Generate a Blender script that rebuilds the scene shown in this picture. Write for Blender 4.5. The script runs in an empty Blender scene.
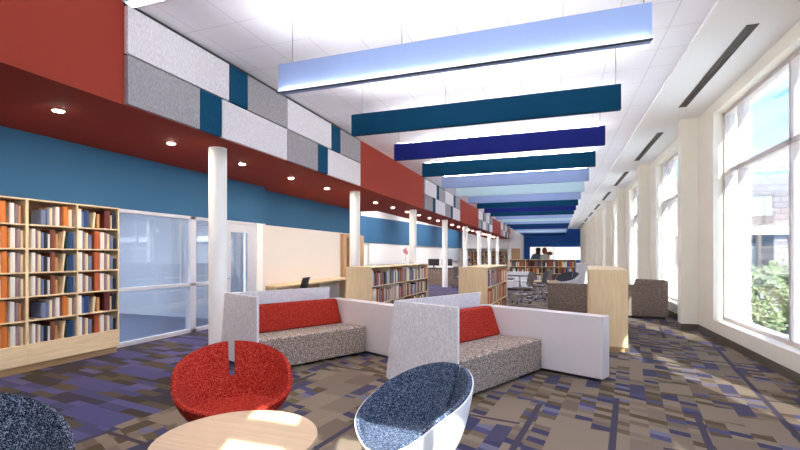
import bpy, bmesh, math, random
from mathutils import Vector, Matrix
random.seed(7)
S = bpy.context.scene
COL = S.collection
PI = math.pi

# ------------------------------------------------------------------ helpers
def lin(c):
    def f(v):
        v /= 255.0
        return v/12.92 if v <= .04045 else ((v+.055)/1.055)**2.4
    return (f(c[0]), f(c[1]), f(c[2]), 1.0)

class NT:
    def __init__(s, m): s.t = m.node_tree; s.n = s.t.nodes; s.l = s.t.links
    def a(s, typ, ins=None, **kw):
        n = s.n.new(typ)
        for k, v in kw.items(): setattr(n, k, v)
        for k, v in (ins or {}).items():
            if isinstance(v, bpy.types.NodeSocket): s.l.new(v, n.inputs[k])
            else: n.inputs[k].default_value = v
        return n
    def m(s, op, a, b=0.0, c=None):
        ins = {0: a, 1: b}
        if c is not None: ins[2] = c
        return s.a('ShaderNodeMath', ins, operation=op).outputs[0]
    def mix(s, f, a, b, blend='MIX'):
        n = s.n.new('ShaderNodeMix'); n.data_type = 'RGBA'; n.blend_type = blend
        for k, v in ((0, f), (6, a), (7, b)):
            if isinstance(v, bpy.types.NodeSocket): s.l.new(v, n.inputs[k])
            else: n.inputs[k].default_value = v
        return n.outputs[2]
    def ramp(s, f, stops, interp='LINEAR'):
        n = s.n.new('ShaderNodeValToRGB'); n.color_ramp.interpolation = interp
        cr = n.color_ramp
        while len(cr.elements) < len(stops): cr.elements.new(.5)
        for e, (p, c) in zip(cr.elements, stops): e.position = p; e.color = c
        s.l.new(f, n.inputs[0]); return n.outputs[0]

def newmat(name):
    m = bpy.data.materials.new(name); m.use_nodes = True
    m.node_tree.nodes.clear(); t = NT(m)
    out = t.a('ShaderNodeOutputMaterial'); p = t.a('ShaderNodeBsdfPrincipled')
    t.l.new(p.outputs[0], out.inputs[0]); return m, t, p, out

def plain(name, c, rough=.6, metal=0, spec=.5, noise=0.0, nscale=8):
    m, t, p, o = newmat(name)
    p.inputs['Roughness'].default_value = rough; p.inputs['Metallic'].default_value = metal
    p.inputs['Specular IOR Level'].default_value = spec
    if noise:
        tc = t.a('ShaderNodeTexCoord')
        n = t.a('ShaderNodeTexNoise', {'Vector': tc.outputs['Object'], 'Scale': nscale, 'Detail': 3.0})
        a = lin(c); lo = tuple(v*(1-noise) for v in a[:3])+(1,); hi = tuple(min(1, v*(1+noise)) for v in a[:3])+(1,)
        t.l.new(t.ramp(n.outputs[0], [(.3, lo), (.7, hi)]), p.inputs['Base Color'])
    else: p.inputs['Base Color'].default_value = lin(c)
    return m

def tweed(name, cols, scale=160, rough=.95, bump=.25, stretch=(1, 1, 1)):
    """woven fabric: fine two / three tone speckle"""
    m, t, p, o = newmat(name)
    tc = t.a('ShaderNodeTexCoord')
    mp = t.a('ShaderNodeMapping', {'Vector': tc.outputs['Object'], 'Scale': stretch})
    n = t.a('ShaderNodeTexNoise', {'Vector': mp.outputs[0], 'Scale': float(scale), 'Detail': 1.5, 'Roughness': .6})
    n2 = t.a('ShaderNodeTexNoise', {'Vector': mp.outputs[0], 'Scale': float(scale)*.3, 'Detail': 2.0})
    f = t.m('ADD', t.m('MULTIPLY', n.outputs[0], .8), t.m('MULTIPLY', n2.outputs[0], .2))
    k = len(cols)
    st = [(.36+.28*i/(k-1), lin(c)) for i, c in enumerate(cols)]
    t.l.new(t.ramp(f, st), p.inputs['Base Color'])
    p.inputs['Roughness'].default_value = rough; p.inputs['Specular IOR Level'].default_value = .15
    b = t.a('ShaderNodeBump', {'Height': n.outputs[0], 'Strength': bump, 'Distance': .004})
    t.l.new(b.outputs[0], p.inputs['Normal'])
    return m

def wood(name, a, b, axis='Z', rough=.45, scale=3.0):
    m, t, p, o = newmat(name)
    tc = t.a('ShaderNodeTexCoord')
    sc = {'Z': (14, 14, .7), 'Y': (14, .7, 14), 'X': (.7, 14, 14)}[axis]
    mp = t.a('ShaderNodeMapping', {'Vector': tc.outputs['Object'], 'Scale': sc})
    n = t.a('ShaderNodeTexNoise', {'Vector': mp.outputs[0], 'Scale': scale, 'Detail': 5.0, 'Distortion': .6})
    t.l.new(t.ramp(n.outputs[0], [(.3, lin(a)), (.7, lin(b))]), p.inputs['Base Color'])
    p.inputs['Roughness'].default_value = rough
    return m

def emis(name, c, s):
    m = bpy.data.materials.new(name); m.use_nodes = True; m.node_tree.nodes.clear(); t = NT(m)
    o = t.a('ShaderNodeOutputMaterial'); e = t.a('ShaderNodeEmission', {'Color': lin(c), 'Strength': s})
    t.l.new(e.outputs[0], o.inputs[0]); return m

def glass(name, tint, refl=.08, haze=0.0, hazec=(200, 205, 215)):
    m = bpy.data.materials.new(name); m.use_nodes = True; m.node_tree.nodes.clear(); t = NT(m)
    o = t.a('ShaderNodeOutputMaterial')
    tr = t.a('ShaderNodeBsdfTransparent', {'Color': lin(tint)})
    gl = t.a('ShaderNodeBsdfGlossy', {'Color': (1, 1, 1, 1), 'Roughness': .02})
    fr = t.a('ShaderNodeFresnel', {'IOR': 1.45})
    base = tr.outputs[0]
    if haze:
        df = t.a('ShaderNodeBsdfDiffuse', {'Color': lin(hazec)})
        mm = t.a('ShaderNodeMixShader', {0: haze}); t.l.new(base, mm.inputs[1]); t.l.new(df.outputs[0], mm.inputs[2]); base = mm.outputs[0]
    mx = t.a('ShaderNodeMixShader', {0: t.m('MINIMUM', t.m('MULTIPLY', fr.outputs[0], refl/.04), .5)})
    t.l.new(base, mx.inputs[1]); t.l.new(gl.outputs[0], mx.inputs[2]); t.l.new(mx.outputs[0], o.inputs[0])
    return m

class MB:
    """collects shapes into one mesh"""
    def __init__(s): s.b = bmesh.new()
    def box(s, x0, x1, y0, y1, z0, z1, rz=0, piv=None):
        vs = [s.b.verts.new((x, y, z)) for x in (x0, x1) for y in (y0, y1) for z in (z0, z1)]
        for f in ((0, 1, 3, 2), (4, 6, 7, 5), (0, 4, 5, 1), (2, 3, 7, 6), (0, 2, 6, 4), (1, 5, 7, 3)):
            s.b.faces.new([vs[i] for i in f])
        if rz:
            bmesh.ops.rotate(s.b, verts=vs, cent=piv or ((x0+x1)/2, (y0+y1)/2, 0), matrix=Matrix.Rotation(rz, 3, 'Z'))
        return s
    def prism(s, pts, axis, a, b):
        """extrude a 2-D outline along an axis from a to b"""
        def P(p, q):
            if axis == 'X': return (q, p[0], p[1])
            if axis == 'Y': return (p[0], q, p[1])
            return (p[0], p[1], q)
        va = [s.b.verts.new(P(p, a)) for p in pts]; vb = [s.b.verts.new(P(p, b)) for p in pts]
        n = len(pts); s.b.faces.new(va[::-1]); s.b.faces.new(vb)
        for i in range(n): s.b.faces.new((va[i], va[(i+1) % n], vb[(i+1) % n], vb[i]))
        return s
    def cyl(s, x, y, z0, z1, r, r1=None, n=32):
        r1 = r if r1 is None else r1
        va = [s.b.verts.new((x+r*math.cos(2*PI*i/n), y+r*math.sin(2*PI*i/n), z0)) for i in range(n)]
        vb = [s.b.verts.new((x+r1*math.cos(2*PI*i/n), y+r1*math.sin(2*PI*i/n), z1)) for i in range(n)]
        s.b.faces.new(va[::-1]); s.b.faces.new(vb)
        for i in range(n): s.b.faces.new((va[i], va[(i+1) % n], vb[(i+1) % n], vb[i]))
        return s
    def tube(s, pts, r, n=10, smooth=4):
        pts = [Vector(p) for p in pts]
        if smooth and len(pts) > 2:
            q = []
            P = [pts[0]]+pts+[pts[-1]]
            for i in range(1, len(P)-2):
                for k in range(smooth):
                    t = k/smooth; a, b, c, d = P[i-1], P[i], P[i+1], P[i+2]
                    q.append(.5*((2*b)+(c-a)*t+(2*a-5*b+4*c-d)*t*t+(3*b-a-3*c+d)*t**3))
            q.append(pts[-1]); pts = q
        rings = []; up = None
        for i, p in enumerate(pts):
            d = (pts[min(i+1, len(pts)-1)]-pts[max(i-1, 0)]).normalized()
            if up is None: up = d.orthogonal().normalized()
            up = (up-d*up.dot(d)).normalized(); w = d.cross(up)
            rings.append([s.b.verts.new(p+r*(math.cos(2*PI*k/n)*up+math.sin(2*PI*k/n)*w)) for k in range(n)])
        for a, b in zip(rings, rings[1:]):
            for k in range(n): s.b.faces.new((a[k], a[(k+1) % n], b[(k+1) % n], b[k]))
        s.b.faces.new(rings[0][::-1]); s.b.faces.new(rings[-1]); return s
    def out(s, name, mat, parent=None, smooth=False, bevel=0, seg=2, loc=None, rz=0):
        bmesh.ops.recalc_face_normals(s.b, faces=s.b.faces)
        me = bpy.data.meshes.new(name); s.b.to_mesh(me); s.b.free()
        if smooth: me.polygons.foreach_set('use_smooth', [True]*len(me.polygons))
        me.materials.append(mat); o = bpy.data.objects.new(name, me); COL.objects.link(o)
        if parent: o.parent = parent
        if loc: o.location = loc
        if rz: o.rotation_euler = (0, 0, rz)
        if bevel:
            b = o.modifiers.new('bevel', 'BEVEL'); b.width = bevel; b.segments = seg; b.limit_method = 'ANGLE'; b.harden_normals = False
        if smooth:
            try: me.set_sharp_from_angle(angle=math.radians(50))
            except Exception: pass
        return o

def struct(o, label=None):
    o['kind'] = 'structure'
    if label: o['label'] = label
    return o
def tag(o, label, cat, group=None, kind=None):
    o['label'] = label; o['category'] = cat
    if group: o['group'] = group
    if kind: o['kind'] = kind
    return o
def thing(name, label, cat, loc=(0, 0, 0), rz=0, group=None):
    o = bpy.data.objects.new(name, None); COL.objects.link(o); o.location = loc; o.rotation_euler = (0, 0, rz)
    o.empty_display_size = .1
    return tag(o, label, cat, group)
def copytree(o, parent=None):
    c = o.copy(); COL.objects.link(c); c.parent = parent
    for ch in o.children: copytree(ch, c)
    return c
def dup(o, label, loc, rz=0, group=None):
    c = copytree(o); c.location = loc; c.rotation_euler = (0, 0, rz); c['label'] = label
    if group: c['group'] = group
    return c
ORD = ['nearest', 'second', 'third', 'fourth', 'fifth', 'sixth', 'seventh', 'eighth', 'ninth', 'tenth', 'eleventh', 'twelfth', 'thirteenth',
       'fourteenth', 'fifteenth', 'sixteenth', 'seventeenth', 'eighteenth', 'nineteenth', 'twentieth', '21st', '22nd', '23rd', '24th', '25th']
def nth(i):
    w = ['first']+ORD[1:20]
    if i < 20: return w[i]
    n = i+1; return str(n)+({1: 'st', 2: 'nd', 3: 'rd'}.get(n % 10, 'th') if n % 100 not in (11, 12, 13) else 'th')

# ------------------------------------------------------------------ materials
M = {}
M['red'] = plain('red_paint', (154, 60, 46), .8, spec=.15)
M['blue'] = plain('blue_paint', (58, 101, 137), .8, spec=.12)
M['royal'] = plain('royal_blue_paint', (36, 96, 184), .6, spec=.3)
M['white'] = plain('white_paint', (250, 248, 243), .6, spec=.3)
M['cream'] = plain('cream_paint', (250, 245, 230), .6, spec=.3)
M['colw'] = plain('column_paint', (250, 249, 245), .5, spec=.3)
M['soffit'] = plain('soffit_white', (252, 252, 252), .7, spec=.2)
M['dark'] = plain('dark_metal', (38, 34, 34), .5)
M['slotdark'] = plain('slot_bronze', (92, 80, 74), .5)
M['base'] = plain('taupe_rubber', (92, 80, 68), .6)
M['frame'] = plain('window_aluminium', (212, 200, 196), .45, metal=0, spec=.5)
M['sframe'] = plain('storefront_aluminium', (206, 205, 212), .4, spec=.5)
M['chrome'] = plain('chrome', (215, 215, 220), .15, metal=1)
M['shell'] = plain('white_plastic', (236, 236, 238), .42, spec=.5)
M['lam'] = plain('pale_grey_laminate', (214, 206, 206), .4, spec=.5)
M['drum'] = plain('grey_laminate', (98, 92, 92), .5)
M['black'] = plain('black_plastic', (28, 28, 32), .5)
M['office'] = plain('office_wall_grey', (180, 186, 196), .7, spec=.2)
M['officefloor'] = plain('office_floor_blue', (78, 88, 110), .7, noise=.15)
M['maple'] = wood('maple', (226, 194, 146), (240, 213, 170), 'Z')
M['mapley'] = wood('maple_along', (228, 198, 152), (242, 217, 176), 'Y')
M['maplex'] = wood('maple_across', (228, 198, 152), (242, 217, 176), 'X')
M['tabletop'] = wood('pale_maple_top', (190, 160, 128), (202, 174, 142), 'X', .35)
M['kick'] = wood('maple_kick', (190, 150, 100), (204, 164, 112), 'Y')
M['back'] = wood('shelf_back', (124, 82, 50), (146, 100, 62), 'Y')  # brown deepened to hold the shade between the books
M['oak'] = wood('oak_door', (186, 146, 104), (204, 164, 120), 'Z')
M['tweed'] = tweed('brown_tweed', [(84, 68, 58), (146, 129, 118), (222, 208, 198)], 75)
M['tweedd'] = tweed('dark_brown_tweed', [(84, 69, 60), (128, 111, 99), (180, 164, 152)], 60)
M['redfab'] = tweed('red_weave', [(112, 16, 12), (160, 32, 24), (204, 86, 66)], 150)
M['bluefab'] = tweed('navy_weave', [(16, 24, 42), (54, 68, 94), (134, 146, 164)], 150)
M['navyfab'] = tweed('slate_weave', [(12, 17, 28), (40, 50, 68), (150, 158, 174)], 150)
M['greyfab'] = tweed('pale_grey_weave', [(208, 204, 207), (226, 223, 225), (240, 238, 239)], 110, stretch=(1, 1, .35))
M['plight'] = tweed('light_acoustic_felt', [(206, 200, 204), (220, 215, 218), (232, 229, 231)], 90, bump=.03, stretch=(1, 1, .25))
M['pgrey'] = tweed('grey_acoustic_felt', [(142, 138, 142), (156, 152, 155), (170, 167, 170)], 90, bump=.03, stretch=(1, 1, .25))
M['pteal'] = tweed('teal_acoustic_felt', [(14, 64, 92), (18, 72, 102), (22, 80, 110)], 90, bump=.03, stretch=(1, 1, .25))
M['charcoal'] = tweed('charcoal_weave', [(44, 46, 54), (62, 64, 72), (86, 88, 96)], 90)
M['wing'] = glass('window_glass', (243, 248, 250), .05)
M['sglass'] = glass('storefront_glass', (226, 232, 240), .02, .05, (205, 212, 226))
M['led'] = emis('led_diffuser', (255, 252, 246), 9.0)
M['added_upled'] = emis('added_uplight_glow', (250, 250, 255), 15.0)  # glow for the added strips above the baffles
M['wash'] = emis('wash_diffuser', (255, 252, 248), 7.0)
M['down'] = emis('downlight_lamp', (255, 240, 222), 270.0)

def ceilmat():
    m, t, p, o = newmat('ceiling_tile')
    tc = t.a('ShaderNodeTexCoord'); sx = t.a('ShaderNodeSeparateXYZ', {0: tc.outputs['Object']})
    def line(s, off):
        f = t.m('FRACT', t.m('ADD', t.m('DIVIDE', s, .61), off))
        d = t.m('ABSOLUTE', t.m('SUBTRACT', f, .5)); return t.m('GREATER_THAN', d, .490)
    k = t.m('MAXIMUM', line(sx.outputs[0], .88+100), line(sx.outputs[1], .9+100))
    t.l.new(t.mix(k, lin((244, 242, 248)), lin((222, 218, 224))), p.inputs['Base Color'])
    p.inputs['Roughness'].default_value = .8; p.inputs['Specular IOR Level'].default_value = .2
    return m
M['ceil'] = ceilmat()

def carpet():
    m, t, p, o = newmat('patchwork_carpet')
    tc = t.a('ShaderNodeTexCoord')
    mp = t.a('ShaderNodeMapping', {'Vector': tc.outputs['Object'], 'Rotation': (0, 0, math.radians(8))})
    sx = t.a('ShaderNodeSeparateXYZ', {0: mp.outputs[0]}); X, Y = sx.outputs[0], sx.outputs[1]
    wx = t.a('ShaderNodeSeparateXYZ', {0: tc.outputs['Object']}).outputs[0]
    def cells(x, y, w, h, seed):
        cx = t.m('FLOOR', t.m('DIVIDE', x, w))
        r = t.a('ShaderNodeTexWhiteNoise', {'W': t.m('ADD', cx, seed*7.13)}, noise_dimensions='1D').outputs[0]
        cy = t.m('FLOOR', t.m('ADD', t.m('DIVIDE', y, h), t.m('MULTIPLY', r, 3.7)))
        v = t.a('ShaderNodeCombineXYZ', {0: cx, 1: cy, 2: seed*1.37})
        n = t.a('ShaderNodeTexWhiteNoise', {'Vector': v.outputs[0]}, noise_dimensions='3D')
        return n.outputs[0], n.outputs[1]
    tan, tan2, olive, dk = lin((130, 115, 100)), lin((108, 94, 80)), lin((84, 71, 52)), lin((68, 58, 54))
    navy, indigo, lav = lin((60, 58, 84)), lin((74, 73, 106)), lin((106, 103, 124))
    olive2, mid = lin((98, 85, 64)), lin((118, 104, 90))
    # strips of small slanted patches running down the room
    fx = t.m('FRACT', t.m('DIVIDE', X, .15))
    slant = t.m('MULTIPLY', t.m('SUBTRACT', fx, .5), .045)
    v1, _ = cells(X, t.m('ADD', Y, slant), .15, .10, 1)
    c = t.ramp(v1, [(0, tan), (.2, mid), (.40, tan2), (.54, olive), (.68, olive2), (.76, navy), (.86, indigo), (.94, lav)], 'CONSTANT')
    vb, _ = cells(X, Y, .30, .42, 2)
    c = t.mix(t.m('LESS_THAN', vb, .36), c, t.ramp(vb, [(0, tan), (.2, mid), (.32, tan2)], 'CONSTANT'))
    vd, _ = cells(X, Y, .15, .38, 9)
    c = t.mix(t.m('GREATER_THAN', vd, .94), c, lin((70, 66, 88)))
    def band(a, b, w, pitch, ln, seed, th):
        f = t.m('LESS_THAN', t.m('FRACT', t.m('ADD', t.m('DIVIDE', a, pitch), .37*seed)), w/pitch)
        v, _ = cells(a, b, pitch, ln, seed)
        return t.m('MULTIPLY', f, t.m('GREATER_THAN', v, th))
    c = t.mix(band(X, Y, .055, .68, 1.4, 6, .55), c, lin((68, 62, 76)))
    c = t.mix(band(Y, X, .045, .9, 1.1, 7, .5), c, lin((72, 63, 68)))
    # bluer plank field in front of the storefront and tall bookcases
    v6, _ = cells(Y, X, .11, .38, 11)
    v7, _ = cells(Y, X, .28, .9, 12)
    q = t.ramp(v6, [(0, lin((72, 70, 104))), (.22, lin((84, 82, 122))), (.36, lin((62, 56, 68))), (.54, lin((66, 57, 50))), (.74, lin((92, 88, 122))), (.82, lin((84, 73, 60)))], 'CONSTANT')
    q = t.mix(t.m('GREATER_THAN', v7, .82), q, lin((78, 76, 116)))
    c = t.mix(t.m('LESS_THAN', t.m('ADD', wx, t.m('MULTIPLY', v7, .12)), -3.55), c, q)
    n = t.a('ShaderNodeTexNoise', {'Vector': tc.outputs['Object'], 'Scale': 160.0, 'Detail': 2.0})
    w = t.a('ShaderNodeTexWave', {'Vector': mp.outputs[0], 'Scale': 30.0, 'Distortion': .5})
    k = t.m('ADD', t.m('MULTIPLY', n.outputs[0], .5), t.m('ADD', .67, t.m('MULTIPLY', w.outputs[1], .12)))
    kk = t.a('ShaderNodeCombineColor', {0: k, 1: k, 2: k})
    t.l.new(t.mix(1.0, c, kk.outputs[0], 'MULTIPLY'), p.inputs['Base Color'])
    p.inputs['Roughness'].default_value = .9; p.inputs['Specular IOR Level'].default_value = .1
    return m
M['carpet'] = carpet()

# ------------------------------------------------------------------ the room
CEIL, SOF, RED = 4.27, 4.235, 3.14
XW, XL, XR2, XF = 2.67, -6.65, -6.95, -4.45
YE, YB = 50.0, -2.5
struct(MB().box(-6.8, 3.2, YB-.2, YE+.2, -.12, 0).box(-9.4, -6.8, 8.4, YE+.2, -.12, 0).out('floor', M['carpet']), 'patchwork carpet in tan, olive and indigo')
struct(MB().box(XF, 1.65, YB, YE, CEIL, CEIL+.1).out('ceiling', M['ceil']), 'white tiled ceiling above the baffles')
cs = struct(MB().box(1.65, 3.1, YB, YE, SOF, SOF+.17).out('ceiling', M['soffit'], bevel=.004), 'smooth white ceiling strip along the windows')
# red bulkhead: fascia + underside, one solid
struct(MB().box(-6.3, XF, YB, 46, RED, CEIL+.1).out('wall_bulkhead', M['red']), 'red bulkhead with a flat red underside')
struct(MB().box(-6.96, -6.3, YB, 15.3, RED, CEIL+.1).out('wall_bulkhead', M['red']), 'red bulkhead underside meeting the blue wall')
struct(MB().box(-9.4, -6.3, 15.3, YE, CEIL, CEIL+.1).out('ceiling', M['soffit']), 'white ceiling of the deep bay behind the bulkhead')
struct(MB().box(-6.3, XF, 46, YE, CEIL, CEIL+.1).out('ceiling', M['soffit']), 'white ceiling at the far left end')

# left wall: blue above, storefront below (Y 4.9..8.9), solid behind the tall bookcase
b = MB().box(XL-.15, XL, YB, 9.05, 2.25, RED); b.out_ = None
struct(b.out('wall_left', M['blue']), 'blue wall above the storefront')
struct(MB().box(XL-.15, XL, YB, 5.0, 0, 2.25).out('wall_left', M['blue']), 'blue wall behind the tall bookcase')
struct(MB().box(XR2-.15, XR2, 9.05, 15.3, 2.26, RED).out('wall_left', M['blue']), 'recessed blue wall above the white wall')
struct(MB().box(XR2-.15, XR2, 9.05, 15.3, 0, 2.26).box(XR2-.15, XL, 8.93, 9.05, 0, 2.26).out('wall_left', plain('warm_white_paint', (226, 219, 212), .6, spec=.3)), 'recessed white wall behind the study counter')
struct(MB().box(XR2-.15, XL-.15, 8.93, 9.05, 2.26, RED).out('wall_left', M['blue']), 'blue return wall')
# room behind the glass
struct(MB().box(-11.5, XL-.15, 8.35, 8.45, 0, 3).box(-11.6, -11.5, 0, 8.45, 0, 3).box(-11.5, XL-.15, 0, .1, 0, 3).out('wall_office', M['office']), 'pale blue grey wall of the glazed office')
struct(MB().box(-11.5, XL-.16, .1, 8.35, -.1, 0).out('floor_office', M['officefloor']), 'slate blue office floor')
struct(MB().box(-11.5, XL-.15, .1, 8.35, 3, 3.1).out('ceiling_office', M['white']), 'white office ceiling')
# deep left bay
struct(MB().box(-9.55, -9.4, 15.3, YE, 0, CEIL).box(-9.4, XR2-.15, 15.18, 15.3, 0, CEIL).out('wall_bay', M['white']), 'white wall of the deep bay')
b = MB()
b.prism([(15.35, 2.14), (46, 2.2), (46, 4.02), (36, 3.86), (27, 3.66), (20, 3.48), (15.35, 3.36)], 'X', -9.4, -9.3)
struct(b.out('trim_1', M['blue']), 'long blue band along the deep bay wall')
# far end
struct(MB().box(-9.4, -3.3, YE, YE+.15, 0, CEIL).out('wall_far', M['white']), 'white end wall on the left')
struct(MB().box(-3.3, 3.1, YE, YE+.15, 0, CEIL).out('wall_far', M['royal']), 'royal blue end wall')
struct(MB().box(-9.4, -4.5, 46.0, 46.15, 2.16, CEIL).box(-4.6, -3.2, 46, 46.15, 0, CEIL).out('wall_far', M['white']), 'white wall dropping below the red bulkhead')

# right wall with piers and window openings
OW, PITCH, Y0 = 3.0, 4.88, 6.4
ops = [(Y0+PITCH*k, Y0+PITCH*k+OW) for k in range(-2, 9)]
b = MB(); y = YB
for (a, c) in ops:
    if a > y: b.box(XW, XW+.42, y, a, 0, SOF)
    lo = max(a, YB); b.box(XW, XW+.42, lo, c, 0, .34).box(XW, XW+.42, lo, c, 4.04, SOF); y = c
b.box(XW, XW+.42, y, YE, 0, SOF)
struct(b.out('wall_right', M['cream'], bevel=.004), 'cream window wall')
b = MB()
for k in range(-2, 9):
    yy = 10.29+PITCH*k; b.box(2.38, XW, yy, yy+.28, 0, SOF)
struct(b.out('wall_right', M['cream'], bevel=.006), 'cream piers between the windows')
b = MB(); yy = YB
for k in range(-2, 9):
    p0 = 10.29+PITCH*k
    if p0 > yy: b.box(XW-.015, XW, yy, p0, 0, .12)
    b.box(2.365, XW, p0-.015, p0+.295, 0, .12); yy = p0+.28
struct(b.out('baseboard_right', M['base']), 'taupe base along the window wall')
# windows
for i, (a, c) in enumerate(ops):
    if a < YB: a = YB+.02
    wf = MB(); X0, X1 = 2.83, 2.99
    wf.box(X0, X1, a, a+.05, .34, 4.04).box(X0, X1, c-.05, c, .34, 4.04).box(X0, X1, a, c, .34, .4).box(X0, X1, a, c, 3.98, 4.04)
    for ym in (a+.60, c-.63-.05): wf.box(X0, X1, ym, ym+.05, .4, 3.98)
    wf.box(X0, X1, a+.05, c-.05, 2.92, 3.0)
    w = wf.out('window_%d' % (i+1), M['frame']); struct(w, 'tall three light window')
    MB().box(2.90, 2.912, a+.05, c-.05, .4, 3.98).out('pane', M['wing'], w)

# ceiling slots (linear diffusers) by the windows
for k in range(0, 9):
    yy = 6.34+4.92*k
    g = thing('ceiling_slot_diffuser', 'dark linear air slot in ceiling strip above window bay, %s from camera' % ('closest' if k == 0 else ORD[k]), 'air vent', (2.2, yy, SOF), 0, 'air slots above the windows')
    MB().box(-.055, .055, 0, 3.1, -.006, .0).out('slot', M['dark'], g)
    MB().box(-.03, -.02, .0, 3.1, -.012, -.006).box(.02, .03, .0, 3.1, -.012, -.006).out('blade', M['slotdark'], g)
    MB().box(-.06, -.05, -.01, 3.11, -.014, 0).box(.05, .06, -.01, 3.11, -.014, 0).out('rim', M['slotdark'], g)

# columns
for k in range(8):
    c = MB().cyl(0, 0, 0, RED, .132, n=48).out('column', M['colw'], smooth=True, loc=(-4.91, 5.5+4.93*k, 0))
    tag(c, ['round white column beside the storefront, closest to camera', 'second round white column, by the end of the study counter', 'third round white column, behind the left low bookcase',
            'fourth round white column, in front of the tweed reception desk', 'fifth round white column, where the blue band ends',
            'sixth round white column along the red bulkhead', 'seventh round white column along the red bulkhead', 'eighth round white column, last before the far wall'][k], 'column', 'columns under the red bulkhead')

# acoustic panels on the fascia
gi = 0
for g0 in (3.56, 15.2, 26.85, 38.5):
    for h in (0, 1):
        y0 = g0+3.05*h
        where = ('first', 'second', 'third', 'fourth')[gi]+' panel cluster'
        half = ('near half', 'far half')[h]
        for (row, z0, z1, segs) in (('upper', 3.70, 4.22, [(0, 1.6, 'plight'), (1.6, 2.0, 'pteal'), (2.0, 3.05, 'pgrey')]),
                                    ('lower', 3.15, 3.68, [(0, 1.05, 'pgrey'), (1.05, 1.45, 'pteal'), (1.45, 3.05, 'plight')])):
            for a, c, mt in segs:
                o = MB().box(XF+.001, XF+.05, a+.006, c-.006, z0-y0*0, z1).out('acoustic_panel', M[mt], loc=(0, y0, 0))
                col = {'plight': 'off-white', 'pgrey': 'mid grey', 'pteal': 'dark teal'}[mt]
                tag(o, '%s felt wall panel, %s row, %s of %s from camera' % (col, row, half, where), 'acoustic panel', 'acoustic panels on the red bulkhead')

    struct(MB().box(XF, XF+.02, g0, g0+6.1, 4.22, CEIL).box(XF, XF+.012, g0, g0+6.1, 3.68, 3.70).out('trim_%d' % (gi+2), M['dark']), 'dark shadow gap around the felt panels')
    gi += 1

# baffles
BC = {'i': (178, 206, 214), 'p': (146, 166, 208), 't': (6, 62, 92), 'n': (28, 36, 108)}
seq = ['i', 'p', 't', 'n', 't', 'p', 'i', 'p', 't', 'n', 't', 'p', 'i', 'p', 't', 'n', 't', 'p', 'i', 'p', 't', 'n', 't']
cn = {'i': 'pale ice blue', 'p': 'periwinkle blue', 't': 'dark teal', 'n': 'navy blue'}
for k in BC: M['baf'+k] = plain('baffle_felt_'+cn[k].replace(' ', '_'), BC[k], .85, spec=.15)
cnt = {}
for i, ch in list(enumerate(seq))+[(-1, 'p'), (-2, 't')]:
    yb = 4.48-1.99+1.97*i
    cnt[ch] = cnt.get(ch, 0)+1
    lab = '%s felt ceiling baffle, %s of its colour from camera' % (cn[ch], 'closest' if cnt[ch] == 1 else ORD[cnt[ch]-1])
    if i < 0: lab = '%s felt ceiling baffle hanging above and behind the camera' % cn[ch]
    g = thing('ceiling_baffle', lab, 'ceiling baffle', (0, yb, 3.4), 0, 'felt baffles hanging from the ceiling')
    MB().box(-3.07, .8, -.045, .045, .0, .33).out('panel', M['baf'+ch], g, bevel=.004)
    if i == 1:
        wb = MB().box(-3.07, .8, -.085, -.045, -.012, -.006).out('wash_light', M['dark'], g)
        MB().box(-3.05, .78, -.08, -.052, -.006, -.004).out('diffuser', M['wash'], wb)
    if i == 0: MB().box(-3.05, .78, -.03, .03, -.006, 0).out('light_strip', M['led'], g)
    MB().prism([(-.026, .3302), (.026, .3302), (.008, .341), (-.008, .341)], 'X', -3.0, .73).out('added_uplight', M['added_upled'], g)  # unseen strip added on each baffle to brighten ceiling and room
    for xx in (-2.9, -1.55, .74) if i % 2 == 0 or i == 1 else (-2.98, -1.62, .72):
        MB().tube([(xx, 0, .33), (xx, 0, CEIL-3.4)], .004, 6, 0).out('wire', M['slotdark'], g)

# downlights in the red underside
for k in range(26):
    yy = 3.46+1.56*k
    d = thing('downlight', 'small round recessed downlight in red underside, %s from camera' % ('closest' if k == 0 else nth(k)), 'downlight', (-5.33, yy, RED), 0, 'downlights in the red underside')
    MB().cyl(0, 0, -.006, 0, .065, n=24).out('trim_ring', M['white'], d)
    MB().cyl(0, 0, -.009, -.006, .046, n=24).out('lamp', M['down'], d)

# ------------------------------------------------------------------ storefront + doors
sf = MB(); xs = XL
sf.box(xs-.1, xs, 4.95, 8.93, 2.19, 2.25).box(xs-.1, xs, 4.95, 7.55, 0, .07).box(xs-.1, xs, 4.95, 7.55, .90, .96)
sf.box(xs-.12, xs, 6.72, 6.86, 0, 2.25).box(xs-.1, xs, 7.5, 7.6, 0, 2.25).box(xs-.1, xs, 4.95, 5.0, 0, 2.25)
st = struct(sf.out('window_12', M['sframe'], bevel=.004), 'pale framed glass storefront')
MB().box(xs-.06, xs-.05, 5.0, 6.72, .07, 2.19).out('pane', M['sglass'], st)
MB().box(xs-.06, xs-.05, 6.86, 7.5, .07, 2.19).out('pane', M['sglass'], st)
MB().box(xs-.09, xs-.055, 6.55, 6.6, .96, 2.19).out('inner_mullion', M['sframe'], st)
d = struct(MB().box(xs-.08, xs-.02, 7.6, 7.86, 0, 2.19).box(xs-.08, xs-.02, 8.42, 8.72, 0, 2.19).box(xs-.08, xs-.02, 7.86, 8.42, 0, .25).box(xs-.08, xs-.02, 7.86, 8.42, 2.0, 2.19).out('door_1', M['sframe'], bevel=.004), 'pale grey door with glass')
MB().box(xs-.055, xs-.045, 7.86, 8.42, .25, 2.0).out('pane', M['sglass'], d)
MB().tube([(xs-.02, 7.70, 1.0), (xs+.04, 7.70, 1.0), (xs+.04, 7.82, 1.0)], .01, 8).out('door_handle', M['chrome'], d)
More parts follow.
